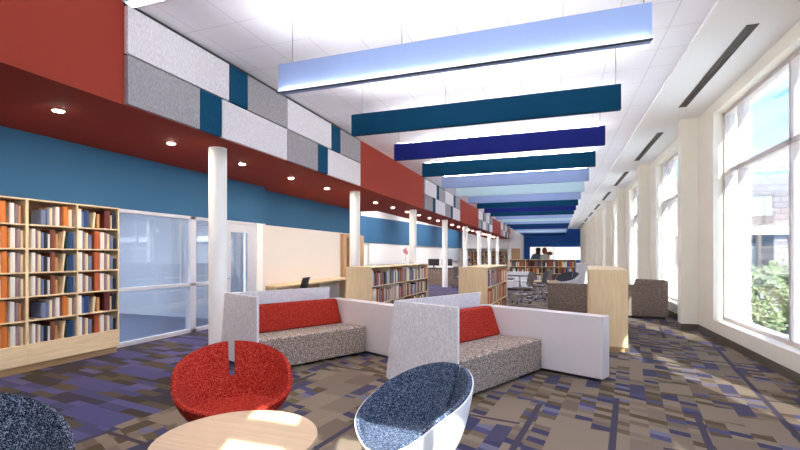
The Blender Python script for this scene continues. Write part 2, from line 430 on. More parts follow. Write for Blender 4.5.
struct(MB().box(xs-.12, xs+.01, 8.72, 8.95, 0, 2.25).out('trim_6', M['white'], bevel=.004), 'white post beside the door')
struct(MB().box(XL, XL+.015, YB, 3.4-.98, 0, .1).out('baseboard_left', M['base']))
# wood portal on the recessed wall
d = struct(MB().box(XR2, XR2+.12, 13.6, 13.85, 0, 2.22).box(XR2, XR2+.12, 14.05, 15.3, 0, 2.22).box(XR2, XR2+.12, 13.85, 14.05, 2.1, 2.22).box(XR2, XR2+.12, 13.85, 14.05, 0, .2).out('door_2', M['oak'], bevel=.004), 'oak door with a narrow glass strip')
MB().box(XR2+.05, XR2+.06, 13.85, 14.05, .2, 2.1).out('pane', M['sglass'], d)

# ------------------------------------------------------------------ study counter + things
o = thing('study_counter', 'long maple counter along the recessed white wall', 'counter', (XR2, 9.1, 0))
MB().box(.001, .66, 0, 4.4, .71, .75).out('worktop', M['mapley'], o, bevel=.004)
MB().box(.02, .06, .1, 4.3, .55, .71).out('rail', M['mapley'], o)
for yy in (.05, 2.1, 4.3): MB().box(.06, .56, yy, yy+.04, 0, .71).out('support', M['mapley'], o)

def task_chair(name, label, loc, rz, mat, group, white=False):
    g = thing(name, label, 'office chair', loc, rz, group)
    # seat faces -Y; backrest on +Y
    s = MB(); n = 10
    s.prism([(-.24, .43), (.22, .43), (.24, .46), (.2, .49), (-.2, .485), (-.25, .465)], 'X', -.24, .24)
    s.out('seat', mat, g, bevel=.02, smooth=True)
    b = MB(); pts = [(.235, .56), (.255, .66), (.275, .76), (.30, .86), (.34, .97)]
    prof = pts+[(y+.03, z) for y, z in pts[::-1]]
    b.prism(prof, 'X', -.21, .21); b.out('backrest', mat, g, bevel=.01, smooth=True)
    MB().tube([(0, .1, .43), (0, .27, .46), (0, .31, .6), (0, .33, .75)], .015, 8).out('back_support', M['chrome'], g, smooth=True)
    for sx in (-1, 1):
        MB().tube([(sx*.2, .1, .45), (sx*.28, .1, .48), (sx*.28, .05, .66), (sx*.28, -.14, .67)], .012, 8).out('armrest', M['chrome'], g, smooth=True)
    MB().cyl(0, 0, .1, .43, .025, n=12).out('gas_lift', M['chrome'], g, smooth=True)
    for k in range(5):
        a = 2*PI*k/5+.3; c_, s_ = math.cos(a), math.sin(a)
        lg = MB().tube([(0, 0, .12), (.15*c_, .15*s_, .10), (.30*c_, .30*s_, .07)], .016, 8).out('leg', M['chrome'], g, smooth=True)
        MB().cyl(.30*c_, .30*s_, 0, .06, .025, n=10).out('caster', M['black'], lg)
    return g
tc0 = task_chair('office_chair', 'black shell chair pulled up to the maple study counter', (-5.95, 9.15, 0), math.radians(-80), M['black'], 'task chairs')
dup(tc0, 'chair with black seat at the far end of the maple counter', (-5.75, 12.9, 0), math.radians(-95), 'task chairs')

# ------------------------------------------------------------------ books
BCOL = {'w': ('white', (232, 226, 214)), 'c': ('cream', (230, 208, 168)), 'm': ('mauve', (150, 122, 124)), 'o': ('orange', (214, 118, 36)),
        'b': ('brown', (128, 66, 42)), 'r': ('dark red', (96, 30, 26)), 'n': ('navy blue', (22, 62, 112)), 'g': ('grey blue', (112, 122, 152)),
        'k': ('black', (24, 30, 42)), 't': ('tan', (196, 142, 88)), 'e': ('dark green', (30, 56, 50)), 's': ('rust', (178, 84, 40))}
for k, (n_, c_) in BCOL.items(): M['bk'+k] = plain('book_cover_'+n_.replace(' ', '_'), c_, .55)
bookmesh = {}
def getbook(k):
    """unit book, spine to +X local, depth along -X, thickness along Y, height Z, slightly rounded spine"""
    if k in bookmesh: return bookmesh[k]
    b = MB(); pr = [(-.999, 0), (-.06, 0), (-.02, .12), (0, .5), (-.02, .88), (-.06, 1), (-.999, 1)]
    b.prism(pr, 'Z', 0, 1)
    bmesh.ops.recalc_face_normals(b.b, faces=b.b.faces)
    me = bpy.data.meshes.new('book'); b.b.to_mesh(me); b.b.free(); me.materials.append(M['bk'+k]); bookmesh[k] = me; return me
NB = 0
LIMIT = 298
rest = MB(); rest_n = 0
restmats = [M['bk'+k] for k in BCOL]; restkeys = list(BCOL)
def book(k, mat4, th, h, dep, label, group, stuff=False):
    """mat4 places the book's lower spine corner; local +X is out of the shelf"""
    global NB, rest_n
    if stuff or NB >= LIMIT:
        n0 = len(rest.b.faces)
        vs = []
        for x in (-dep, 0):
            for y in (0, th):
                for z in (0, h): vs.append(rest.b.verts.new(mat4 @ Vector((x, y, z))))
        for f in ((0, 1, 3, 2), (4, 6, 7, 5), (0, 4, 5, 1), (2, 3, 7, 6), (0, 2, 6, 4), (1, 5, 7, 3)):
            fc = rest.b.faces.new([vs[i] for i in f]); fc.material_index = restkeys.index(k)
        rest_n += 1; return
    o = bpy.data.objects.new('book', getbook(k)); COL.objects.link(o)
    o.matrix_world = mat4 @ Matrix.Diagonal((dep, th, h, 1))
    tag(o, label, 'book', group); NB += 1

# tall wall bookcase: two units, each two bays wide; front at x=-6.45
def tall_unit(y0, label):
    D = .30; g = thing('tall_bookcase', label, 'bookcase', (XL+.005, y0, 0), 0, 'tall maple bookcases')
    W = 1.26; H = 2.22; b0 = .36; T = .018
    MB().box(0, D, 0, T, .1, H).out('side_panel', M['maple'], g, bevel=.002)
    MB().box(0, D, W-T, W, .1, H).out('side_panel', M['maple'], g, bevel=.002)
    MB().box(0, D, W/2-T/2, W/2+T/2, b0, H-T).out('divider', M['maple'], g)
    MB().box(0, D, T, W-T, H-T, H).out('top', M['mapley'], g)
    MB().box(0, .008, T, W-T, b0, H-T).out('back_panel', M['back'], g)
    MB().box(.0, D+.004, 0, W, .1, b0).out('plinth', M['mapley'], g, bevel=.002)
    MB().box(.0, D-.06, 0, W, 0, .1).out('toe_kick', M['kick'], g)
    p = (H-T-b0)/6
    for i in range(1, 6): MB().box(.008, D, T, W-T, b0+p*i-T, b0+p*i).out('shelf', M['mapley'], g)
    return b0, p, D
P2 = [('.', .07), ('w', .085, .9), ('m', .045, .85), ('c', .06, .8), ('g', .06, .74), ('k', .08, .72), ('w', .05, .68), ('b', .1, .9), ('t', .06, .68), ('.', .08), ('c', .05, .85, .12), ('e', .05, .7), ('n', .1, .78), ('.', .01), ('g', .04, .8)]
P3 = [('w', .1, .92), ('m', .05, .86), ('c', .06, .82), ('g', .07, .74), ('.', .05), ('s', .11, .95), ('w', .09, .9), ('m', .05, .86), ('c', .06, .82), ('g', .07, .74), ('k', .07, .6)]
Q2 = [('.', .22), ('g', .09, .72), ('g', .05, .76), ('c', .06, .84), ('m', .05, .86), ('w', .08, .92), ('b', .05, .86), ('o', .1, .96), ('c', .08, .84), ('m', .05, .82)]
Q3 = [('w', .09, .92), ('g', .04, .8), ('n', .11, .86), ('.', .06), ('c', .055, .8, .1), ('t', .06, .74), ('.', .1), ('r', .13, .96), ('c', .035, .74), ('k', .11, .86)]
P1 = [('s', .09, .9), ('k', .05, .7), ('g', .06, .8), ('n', .07, .76), ('.', .06), ('o', .1, .9), ('k', .07, .7), ('w', .07, .8), ('o', .12, .95), ('t', .04, .7), ('w', .1, .9), ('m', .08, .86), ('c', .06, .8)]
Q1 = [('b', .08, .9), ('w', .07, .8), ('t', .06, .82), ('k', .08, .7), ('.', .08), ('w', .05, .8), ('g', .08, .8), ('o', .14, .95), ('.', .06), ('w', .09, .9), ('m', .06, .84), ('t', .05, .8), ('b', .04, .84)]
ys = (2.48, 3.74)
for i, y0 in enumerate(ys):
    b0, p, D = tall_unit(y0, ['tall maple bookcase, left of the two, cut by the photo edge', 'tall maple bookcase full of books beside the glass storefront'][i])
bays = [(2.48+.63+.012, 'left', (Q1, P1)), (3.74+.02, 'middle', (Q2, P2)), (3.74+.63+.012, 'right', (Q3, P3))]
for (yb, bay, (Q, P)) in bays:
    for row in range(6):
        pat = Q if row in (0, 4) else P
        tot = sum(e[1]+(.05 if len(e) > 3 else 0) for e in pat); sc = .590/tot
        yy = yb; z = b0+p*(5-row)+.001; k = 0
        for e in pat:
            th = e[1]*sc
            if e[0] != '.':
                h = e[2]*.278; dep = random.uniform(.2, .225); lean = e[3] if len(e) > 3 else 0
                m4 = Matrix.Translation((XL+.005+D-.018+random.uniform(-.006, .004), yy+.0008, z)) @ Matrix.Rotation(-lean, 4, 'X')
                if lean: m4 = Matrix.Translation((XL+.005+D-.018, yy, z+.0)) @ Matrix.Rotation(-lean, 4, 'X') @ Matrix.Translation((0, 0, math.sin(lean)*(th-.0016)))
                book(e[0], m4, th-.0016, h, dep, '%s book, %s from left, %s shelf from top, %s bay of tall bookcases' % (BCOL[e[0]][0], nth(k), nth(row), bay), 'books on the tall wall bookcases')
                k += 1
                if lean: yy += .05*sc
            yy += th
# low double sided bookcases
def low_case(label, loc, rz, L, W=.55, H=1.27, nb=4, kick=.06):
    """local: +Y length, books face +X and -X; width from -W to 0"""
    g = thing('low_bookcase', label, 'bookcase', loc, rz, 'low maple bookcases')
    T = .02; b0 = .2
    MB().box(-W, 0, 0, T, .08, H-T).out('end_panel', M['maple'], g, bevel=.002)
    MB().box(-W, 0, L-T, L, .08, H-T).out('end_panel', M['maple'], g, bevel=.002)
    MB().box(-W-.005, .005, -.005, L+.005, H-T, H).out('top', M['mapley'], g, bevel=.002)
    MB().box(-W/2-.01, -W/2+.01, T, L-T, b0, H-T).out('centre_panel', M['back'], g)
    MB().box(-W, 0, T, L-T, .08, b0).out('plinth', M['mapley'], g)
    MB().box(-W+.04, -.04, .04, L-.04, 0, .08).out('toe_kick', M['kick'], g)
    p = (H-T-b0)/3
    for i in (1, 2): MB().box(-W, 0, T, L-T, b0+p*i-T, b0+p*i).out('shelf', M['mapley'], g)
    for i in range(1, nb):
        y = L*i/nb; MB().box(-W, 0, y-.009, y+.009, b0, H-T).out('divider', M['maple'], g)
    return g, b0, p
def fill_low(g, b0, p, L, W, rows, side, pal, label, group, nb, stuff_rows=(), fr=1.0):
    base = Matrix.Translation(g.location) @ Matrix.Rotation(g.rotation_euler[2], 4, 'Z')
    for row in rows:
        z = b0+p*(2-row)+.001; k = 0
        for bay in range(nb):
            y = L*bay/nb+.025; ye = L*(bay+1)/nb-.025
            while y < ye-.03:
                th = random.choice([.04, .05, .06, .07, .09]); th = min(th, ye-y)
                if random.random() < .06: y += th; continue
                c = random.choice(pal); h = random.uniform(.66, .9)*p
                if side > 0: m4 = base @ Matrix.Translation((-.012, y, z))
                else: m4 = base @ Matrix.Translation((-W+.012, y+th-.002, z)) @ Matrix.Rotation(PI, 4, 'Z')
                book(c, m4, th-.002, h, .2, '%s book, %s from camera end, %s' % (BCOL[c][0], nth(k), label.replace('%s', ('top', 'middle', 'bottom')[row])), group, row in stuff_rows)
                k += 1; y += th
LA, LB, LC = 3.7, 2.5, 2.6
gA, b0, p = low_case('low maple bookcase behind the left sofa, between columns', (-3.30, 7.75, 0), math.radians(-1), LA)
gB, b0, p = low_case('low maple bookcase in the centre behind the right sofa', (-1.20, 8.3, 0), math.radians(-2.5), LB, nb=3)
gC, b0, p = low_case('low maple bookcase nearest the windows, behind the low grey wall', (1.04, 7.55, 0), math.radians(-3), LC, nb=3)
pal = list('wcwmobsgrnktoscb')
fill_low(gB, b0, p, LB, .55, (0, 1), 1, list('soswgmckoswbs'), '%s shelf of central low bookcase', 'books on the central low bookcase', 3)
fill_low(gA, b0, p, LA, .55, (0,), 1, list('bsocwmwgrkgtc'), '%s shelf of left low bookcase', 'books on the left low bookcase', 4)
fill_low(gA, b0, p, LA, .55, (1, 2), 1, list('bsocwmwgrkgtc'), '%s shelf of left low bookcase', 'books on the left low bookcase', 4, (2,))
fill_low(gB, b0, p, LB, .55, (2,), 1, pal, '', '', 3, (2,))
fill_low(gC, b0, p, LC, .55, (0, 1, 2), -1, list('soosocs'), '', '', 3, (0, 1, 2))
# far long case (books facing the camera)
g = thing('low_bookcase', 'long low maple bookcase across the far aisle below the screens', 'bookcase', (-2.35, 24.0, 0), 0, 'low maple bookcases')
W_, H_ = 3.3, 1.27; p_ = .35
MB().box(0, W_, .3, .32, 0, H_-.02).out('back_panel', M['back'], g)
MB().box(0, W_, -.0, .32, H_-.03, H_).out('top', M['maplex'], g)
MB().box(0, W_, .0, .3, 0, .2).out('plinth', M['maplex'], g)
for i in (1, 2): MB().box(0, W_, 0, .3, .2+p_*i-.02, .2+p_*i).out('shelf', M['maplex'], g)
for i in range(5): MB().box(W_*i/4-(.02 if i == 4 else 0), W_*i/4+(.0 if i == 4 else .02), 0, .3, .2, H_-.03).out('divider', M['maple'], g)
for row in range(3):
    x = .03
    while x < W_-.1:
        th = random.choice([.05, .07, .09])
        if abs((x+th/2) % (W_/4)-W_/8) < W_/8-.06 and random.random() > .12:
            book(random.choice(pal), Matrix.Translation((-2.35+x+th-.003, 24.03, .2+p_*row+.001)) @ Matrix.Rotation(-PI/2, 4, 'Z') @ Matrix.Translation((0, -th+.003, 0)), th-.006, random.uniform(.2, .29), .2, '', '', True)
        x += th
# shelves at the far left
for q, x0 in enumerate((-9.2, -7.0)):
    g = thing('bookcase', ['far left bookcase against the end wall', 'bookcase in end wall opening, seen between the distant columns'][q], 'bookcase', (x0, 46.3, 0))
    MB().box(0, 2.1, .32, .34, 0, 1.9).out('back_panel', M['back'], g)
    MB().box(0, 2.1, 0, .34, 1.88, 1.92).out('top', M['maplex'], g)
    for i in range(5): MB().box(0, 2.1, 0, .32, .08+.36*i-.02, .08+.36*i).out('shelf', M['maplex'], g)
    for i in range(3): MB().box(1.04*i-.0, 1.04*i+.02, 0, .32, 0, 1.88).out('side_panel', M['maple'], g)
    for r_ in range(5):
        x = .04
        while x < 2.0:
            th = random.choice([.06, .09, .12])
            if random.random() > .2 and not (.98 < x+th and x < 1.08): book(random.choice(list('bkrtmgcs')), Matrix.Translation((x0+x, 46.33, .08+.36*r_+.001)) @ Matrix.Rotation(-PI/2, 4, 'Z') @ Matrix.Translation((0, 0, 0)), th-.01, random.uniform(.2, .3), .2, '', '', True)
            x += th
bmesh.ops.recalc_face_normals(rest.b, faces=rest.b.faces)
me = bpy.data.meshes.new('books'); rest.b.to_mesh(me); rest.b.free()
for mm in restmats: me.materials.append(mm)
o = bpy.data.objects.new('books', me); COL.objects.link(o)
tag(o, 'the many remaining books on the low and distant bookcases', 'books', kind='stuff')

# ------------------------------------------------------------------ sofas (banquettes)
def banquette(label, loc, phi, wlabel, ex=0):
    """local: +Y along the seat away from camera, -X towards the back"""
    g = thing('sofa', label, 'sofa', loc, -phi, 'tweed and red banquettes')
    L = 1.70
    # seat, slightly tapered front
    s = MB(); s.prism([(0.0, .03), (0.0, .425), (-.62, .40), (-.90, .40), (-.90, .03)], 'Y', -L, -.005)
    s.out('seat', M['tweed'], g, bevel=.022, seg=3, smooth=True)
    s = MB(); s.prism([(-.60, .405), (-.745, .785), (-.86, .785), (-.90, .405)], 'Y', -L, -.01)
    s.out('back_cushion', M['redfab'], g, bevel=.025, seg=3, smooth=True)
    # slanted rear screen
    s = MB(); s.prism([(-1.06, .05), (-.925, .97), (-.955, .97), (-1.09, .05)], 'Y', -L-.04, -.02)
    s.out('rear_screen', M['greyfab'], g, bevel=.006)
    # end screen
    s = MB(); s.prism([(-.02, .04), (-.02, .97), (-.925-ex, .97), (-1.06-ex*1.3, .04)], 'Y', -L-.05, -L-.015)
    s.out('end_screen', M['greyfab'], g, bevel=.006)
    for y in (-L+.1, -.15):
        for x in (-.06, -.8): MB().box(x-.03, x, y, y+.05, 0, .03).out('foot', M['black'], g)
    w = thing('divider_wall', wlabel, 'low partition', loc, -phi, 'low grey partitions')
    MB().box(-1.0, .76, .0, .21, .04, .775).out('panel', M['lam'], w, bevel=.008)
    MB().box(-.95, .66, .04, .16, 0, .04).out('base', M['dark'], w)
banquette('red and brown tweed sofa with pale screens, left one by the white column', (-2.72, 6.18, 0), math.radians(27), 'low pale grey partition joining the left sofa to the right sofa', .09)
banquette('red and brown tweed sofa with pale screens, right one behind blue chair', (-.17, 6.0, 0), math.radians(25.5), 'low pale grey partition ending freely in front of the maple bookcase')

# ------------------------------------------------------------------ scoop lounge chairs
def scoop_chair(label, loc, rz, fab, group, slot=.062, shell=None):
    g = thing('lounge_chair', label, 'armchair', loc, rz, group)
    n, m = 140, 30
    def surf(off):
        b = MB(); V = []
        def rim(th):
            c, s = math.cos(th), math.sin(th); w = (1-c)/2; e = 3.0-.86*w
            k = (abs(c)**e+abs(s)**e)**(-1/e)
            R = Vector((.40*k*s, -(.258 if c > 0 else .375)*k*c))
            z = .413+.385*w**.92
            return R, z
        ths = []
        for i in range(n): ths.append(2*PI*i/n)
        # snap two columns to the slot sides
        ths = sorted([t_ for t_ in ths if abs(t_-PI) > slot+.02]+[PI-slot, PI+slot])
        N = len(ths)
        ctr = b.b.verts.new((0, -.02, .335-off))
        top = m
        for j in range(1, top+1):
            t_ = j/m; row = []
            for th in ths:
                R, z = rim(th)
                w_ = (1-math.cos(th))/2
                if off:
                    rr = t_**(.62+.22*(1-w_)**2); zz = .335+(z-.335)*(t_**4.2)
                else:
                    ro = .86-.20*w_**.8; t0 = .6
                    if t_ < t0: rr = t_/t0*ro; zz = .345+.025*(t_/t0)**2
                    else:
                        q_ = (t_-t0)/(1-t0); rr = ro+(1-ro)*q_**.85; zz = .37+(z-.37)*q_**1.08
                # normal-ish offset for the outer shell
                x, y = R.x*rr, R.y*rr-.02*(1-t_)
                up = 1-t_**2*.75
                d = Vector((R.x, R.y)).normalized()*off*(t_**1.5)*(.52 if j < m else .46)
                row.append(b.b.verts.new((x+d.x, y+d.y, zz-off*up-0)))
            V.append(row)
        js = int(m*.74)
        for i in range(N):
            i2 = (i+1) % N
            b.b.faces.new((ctr, V[0][i], V[0][i2]))
            mid = (ths[i]+ths[i2])/2
            for j in range(top-1):
                if j >= js and abs(mid-PI) < slot: continue
                b.b.faces.new((V[j][i], V[j+1][i], V[j+1][i2], V[j][i2]))
        return b
    for nm, off, th, mt in (('upholstery', 0.0, .026, fab), ('shell', .036, .008, shell or M['shell'])):
        o = surf(off).out(nm, mt, g, smooth=True)
        sd = o.modifiers.new('thick', 'SOLIDIFY'); sd.thickness = th; sd.offset = 0
        bv = o.modifiers.new('round', 'BEVEL'); bv.width = .006 if nm == 'upholstery' else .002; bv.segments = 2; bv.limit_method = 'ANGLE'; bv.angle_limit = math.radians(50)
    for sx in (-1, 1):
        for sy in (-1, 1):
            MB().tube([(sx*.05, sy*.04, .262), (sx*.14, sy*.10, .250), (sx*.23, sy*.17, .24), (sx*.275, sy*.21, .19), (sx*.31, sy*.25, .0)], .009, 10, 6).out('leg', M['chrome'], g, smooth=True)
    MB().cyl(0, 0, .25, .29, .08, .08, 24).out('hub', M['chrome'], g, smooth=True)
    return g
cam_dir = math.atan2(-2.74, 2.32)
def face(dx, dy): return math.atan2(dy, dx)+PI/2
rc = scoop_chair('red tweed scoop chair with slotted back behind the round table', (-2.25, 2.69, 0), .756, M['redfab'], 'scoop lounge chairs', shell=M['redfab'])
scoop_chair('blue tweed scoop chair with white shell right of the round table', (-.865, 2.55, 0), -.884, M['bluefab'], 'scoop lounge chairs')
scoop_chair('dark navy scoop chair cut by the photo corner, left of the table', (-2.55, 1.24, 0), face(1, -.15), M['navyfab'], 'scoop lounge chairs', shell=M['navyfab'])
fc = scoop_chair('white shell lounge chair with charcoal seat in the far aisle', (.42, 19.8, 0), face(-.8, -1), M['charcoal'], 'far lounge chairs')
fc.scale = (1.15, 1.15, 1)

# coffee table
g = thing('coffee_table', 'round maple topped drum table among the scoop chairs', 'table', (-1.73, 2.09, 0))
MB().cyl(0, 0, .42, .45, .455, n=96).out('tabletop', M['tabletop'], g, bevel=.003, smooth=True)
MB().cyl(0, 0, .03, .42, .435, n=96).out('drum', M['drum'], g, smooth=True)
MB().cyl(0, 0, 0, .03, .38, n=64).out('plinth', M['dark'], g, smooth=True)

# ------------------------------------------------------------------ things further back
g = thing('sofa', 'long dark brown tweed sofa seen from behind, beside the windows', 'sofa', (-.2, 11.75, 0))
MB().prism([(0, .05), (2.66, .05), (2.66, .88), (2.6, .91), (2.0, .93), (1.97, .79), (0, .79)], 'Y', 0, .2).out('backrest', M['tweedd'], g, bevel=.02, smooth=True)
MB().box(0.02, 2.6, .2, .85, .08, .43).out('seat', M['tweedd'], g, bevel=.02, smooth=True)
MB().box(2.46, 2.66, .2, .9, .05, .88).out('arm', M['tweedd'], g, bevel=.02, smooth=True)
MB().box(0.05, 2.6, .05, .8, 0, .06).out('base', M['dark'], g)
g = thing('reception_desk', 'curved grey tweed reception desk behind the fourth column', 'desk', (-5.6, 22.3, 0))
pts = []
for k in range(13):
    a = PI*1.0+PI*k/12; pts.append((1.5*math.cos(a)*.95, .8*math.sin(a)))
pts += [(1.45, .5), (-1.45, .5)]
MB().prism(pts, 'Z', .0, .8).out('front', M['tweedd'], g)
MB().prism([(x*1.03, y*1.03) for x, y in pts], 'Z', .8, .84).out('worktop', M['dark'], g)
for q, (x, y, r_) in enumerate(((-5.9, 21.95, .2), (-5.2, 21.9, -.1))):
    mo = thing('computer_monitor', ['black monitor at the left end of the reception desk', 'black monitor at the right end of the reception desk'][q], 'monitor', (x, y, .84), r_, 'monitors on the reception desk')
    MB().box(-.28, .28, -.015, .015, .12, .46).out('screen', M['black'], mo, bevel=.004)
    MB().box(-.03, .03, 0, .03, .01, .2).box(-.12, .12, -.05, .1, 0, .012).out('stand', M['black'], mo)
fl = thing('display_board', 'bright white display board with a pink flower on the bay wall', 'board', (-9.3, 21.5, 1.0))
MB().box(0, .03, 0, 7.5, 0, 1.1).out('board', M['white'], fl)
pk = plain('pink_print', (236, 150, 158), .7); gy = plain('grey_print', (196, 200, 214), .7)
b = MB()
for a in range(5):
    an = a*2*PI/5; b.cyl(0, 0, 0, .01, .14, n=16)
    vs = b.b.verts[:] if False else None
for ob_y, ob_z, r_ in ((5.9, .75, .16), (5.7, .8, .11), (6.1, .66, .12), (6.0, .88, .1)):
    pass
b.b.free()
b = MB()
for yy, zz, r_ in ((5.9, .72, .17), (5.62, .78, .13), (6.2, .66, .14), (6.0, .9, .12)):
    b.prism([(yy+r_*1.6*math.cos(t*PI/8), zz+r_*math.sin(t*PI/8)) for t in range(16)], 'X', .03, .036)
b.out('flower_print', pk, fl)
MB().prism([(5.86, .1), (5.98, .1), (5.96, .6), (5.88, .6)], 'X', .03, .036).out('stem_print', gy, fl)
struct(MB().box(-9.3, -9.26, 38.5, 44.5, .9, 2.1).out('window_13', M['sframe']), 'pale blue window at the far end of the bay')
MB().box(-9.26, -9.25, 38.8, 44.2, 1.0, 2.0).out('pane', M['office'], bpy.data.objects['window_13'])
# task chairs and table in the middle aisle
mesh_m = plain('mesh_grey', (92, 82, 76), .7)
c1 = task_chair('office_chair', 'grey office chair closest of the three beyond the central bookcase', (-1.0, 14.3, 0), math.radians(-60), mesh_m, 'task chairs')
dup(c1, 'grey office chair middle of the three beyond the central bookcase', (-.62, 15.7, 0), math.radians(-110), 'task chairs')
dup(c1, 'grey office chair farthest of the three beyond the central bookcase', (-.5, 17.3, 0), math.radians(-70), 'task chairs')
dup(c1, 'office chair between the reception desk and the central bookcase', (-4.1, 19.8, 0), math.radians(30), 'task chairs')
tb = thing('cafe_table', 'dark topped small table beside the nearest grey office chair', 'table', (-1.75, 15.0, 0), 0, 'aisle tables')
MB().box(-.55, .45, -.4, .4, .70, .73).out('tabletop', M['dark'], tb, bevel=.01)
MB().cyl(0, 0, .02, .70, .035, n=14).out('pole', M['chrome'], tb, smooth=True)
MB().cyl(0, 0, 0, .02, .28, n=28).out('base', M['chrome'], tb, smooth=True)
dup(tb, 'dark topped small table beside the farthest grey office chair', (-1.3, 17.4, 0), 0, 'aisle tables')
bn = thing('bench', 'pale grey upholstered bench in front of the far long bookcase', 'bench', (-1.45, 19.6, 0))
MB().box(-.75, .5, -.3, .3, .1, .42).out('seat', M['greyfab'], bn, bevel=.03, smooth=True)
MB().box(-.75, .5, .22, .34, .42, .78).out('backrest', M['greyfab'], bn, bevel=.03, smooth=True)
MB().box(-.7, .45, -.26, .26, 0, .1).out('base', M['dark'], bn)
pt = thing('privacy_screen', 'white framed free standing screen beside the far lounge chair', 'screen', (1.15, 21.5, 0))
MB().box(-.28, -.24, 0, .04, 0, 1.15).box(.24, .28, 0, .04, 0, 1.15).box(-.28, .28, 0, .04, 1.1, 1.15).box(-.28, .28, 0, .04, .05, .1).out('frame', M['white'], pt)
MB().box(-.24, .24, .015, .025, .1, 1.1).out('panel', M['greyfab'], pt)
# screens on the far wall
ds = thing('wall_display', 'large wall display showing two people, on the blue end wall', 'display', (-2.66, YE-.02, 1.05))
scr = emis('lit_screen', (226, 218, 210), .3)
MB().box(0, 2.42, -.03, .02, 0, 1.32).out('screen', scr, ds)
def disc(cx, cz, rx, rz, col, nm, d):
    MB().prism([(cx+rx*math.cos(t*PI/10), cz+rz*math.sin(t*PI/10)) for t in range(20)], 'Y', -.03-d, -.03).out(nm, plain(nm, col, .7), ds)
disc(.72, .1, .62, .55, (96, 128, 150), 'shirt_picture', .004)
disc(.85, .8, .25, .34, (112, 58, 42), 'face_picture', .008)
disc(.85, 1.08, .27, .18, (38, 30, 34), 'hair_picture', .012)
disc(1.5, .9, .26, .36, (134, 66, 44), 'second_hair_picture', .008)
disc(2.0, .62, .34, .2, (150, 92, 60), 'hand_picture', .010)
disc(1.55, .2, .5, .35, (222, 214, 206), 'second_shirt_picture', .006)
wd = MB().box(-.2, 2.62, YE-.05, YE-.002, 1.0, 2.34).out('projection_screen', emis('white_screen', (250, 252, 255), .36))
tag(wd, 'blank glowing white screen on the blue end wall', 'screen')
struct(MB().box(-4.25, -3.4, 45.94, 46.0, 0, 2.16).out('door_3', M['oak']), 'tan door at the far end')
cl = MB().box(-.17, .17, 0, .06, -.4, .4)
cl.b.free()

# ------------------------------------------------------------------ outside
struct(MB().box(3.3, 120, -40, 160, -.45, -.4).out('ground', plain('outside_ground', (216, 216, 208), .9, noise=.1, nscale=.5)), 'pale ground outside')
def brickmat():
    m, t, p, o = newmat('white_brick')
    tc = t.a('ShaderNodeTexCoord'); sx = t.a('ShaderNodeSeparateXYZ', {0: tc.outputs['Object']})
    v = t.a('ShaderNodeCombineXYZ', {0: sx.outputs[0], 1: sx.outputs[2], 2: 0.0})
    b = t.a('ShaderNodeTexBrick', {'Vector': v.outputs[0], 'Color1': lin((132, 125, 126)), 'Color2': lin((124, 117, 118)), 'Mortar': lin((102, 95, 98)), 'Scale': 1.0,
                                   'Mortar Size': .03, 'Brick Width': .8, 'Row Height': .4})
    t.l.new(b.outputs[0], p.inputs['Base Color']); p.inputs['Roughness'].default_value = .9; return m
bg = thing('office_building', 'two storey white brick building outside the windows', 'building', (0, 38, -.4))
wl = MB().box(3.5, 14.4, 0, 12, 3.5, 7.55).box(14.4, 60, 0, 12, 0, 7.55).out('wall', brickmat(), bg)
MB().box(3.5, 14.4, 3, 12, 0, 3.5).out('wall', plain('recessed_wall', (150, 142, 146), .8), bg)
MB().box(3.4, 60, -.5, 0, 3.35, 3.9).out('canopy', M['white'], bg)
sky_gl = plain('reflective_glass', (150, 178, 196), .08, spec=1.0)
for x in (12.85,):
    w = MB().box(x, x+1.5, -.06, .04, 4.15, 6.1).out('window', M['slotdark'], bg)
    MB().box(x+.08, x+.95, -.07, -.06, 4.7, 6.02).box(x+1.0, x+1.42, -.07, -.06, 4.7, 6.02).out('pane', sky_gl, w)
w = MB().box(11.4, 14.38, 2.8, 2.95, .1, 3.1).out('window', M['slotdark'], bg)
MB().box(11.5, 14.3, 2.75, 2.8, .2, 2.8).out('pane', sky_gl, w)
MB().cyl(15.6, -.3, 0, 3.35, .28, n=20).out('post', M['white'], bg, smooth=True)
# shrub
def shrub(label, loc, R, H, n, mat, seed):
    rd = random.Random(seed); g = thing('shrub', label, 'shrub', loc, 0, 'shrubs outside')
    b = MB()
    for i in range(n):
        u = rd.uniform(-1, 1); a = rd.uniform(0, 2*PI); q = rd.uniform(.45, 1)**.5
        s_ = math.sqrt(1-u*u); lump = 1+.22*math.sin(3*a+seed)+.15*math.sin(7*a+u*5)
        c = Vector((R*q*s_*math.cos(a)*lump, R*q*s_*math.sin(a)*lump, H*.5+H*.5*u*q*lump))
        d = Vector((rd.uniform(-1, 1), rd.uniform(-1, 1), rd.uniform(-1, 1))).normalized(); e = d.orthogonal().normalized()
        l, w_ = rd.uniform(.05, .09), rd.uniform(.02, .035)
        vs = [b.b.verts.new(c+d*l), b.b.verts.new(c+e*w_), b.b.verts.new(c-d*l), b.b.verts.new(c-e*w_)]
        b.b.faces.new(vs)
    b.out('foliage', mat, g)
    t = MB()
    for k in range(7):
        a = k*.9; t.tube([(0, 0, -.02), (R*.3*math.cos(a), R*.3*math.sin(a), H*.4), (R*.6*math.cos(a), R*.6*math.sin(a), H*.8)], .015, 6).b
    t.out('stem', plain('bark_%d' % seed, (110, 92, 74), .9), g)
m, t, p, o = newmat('leaf_green')
tcn = t.a('ShaderNodeTexCoord'); nn = t.a('ShaderNodeTexNoise', {'Vector': tcn.outputs['Object'], 'Scale': 9.0, 'Detail': 3.0})
t.l.new(t.ramp(nn.outputs[0], [(.35, lin((80, 98, 66))), (.5, lin((122, 138, 98))), (.68, lin((180, 182, 150)))]), p.inputs['Base Color']); p.inputs['Roughness'].default_value = .7
M['leaf'] = m
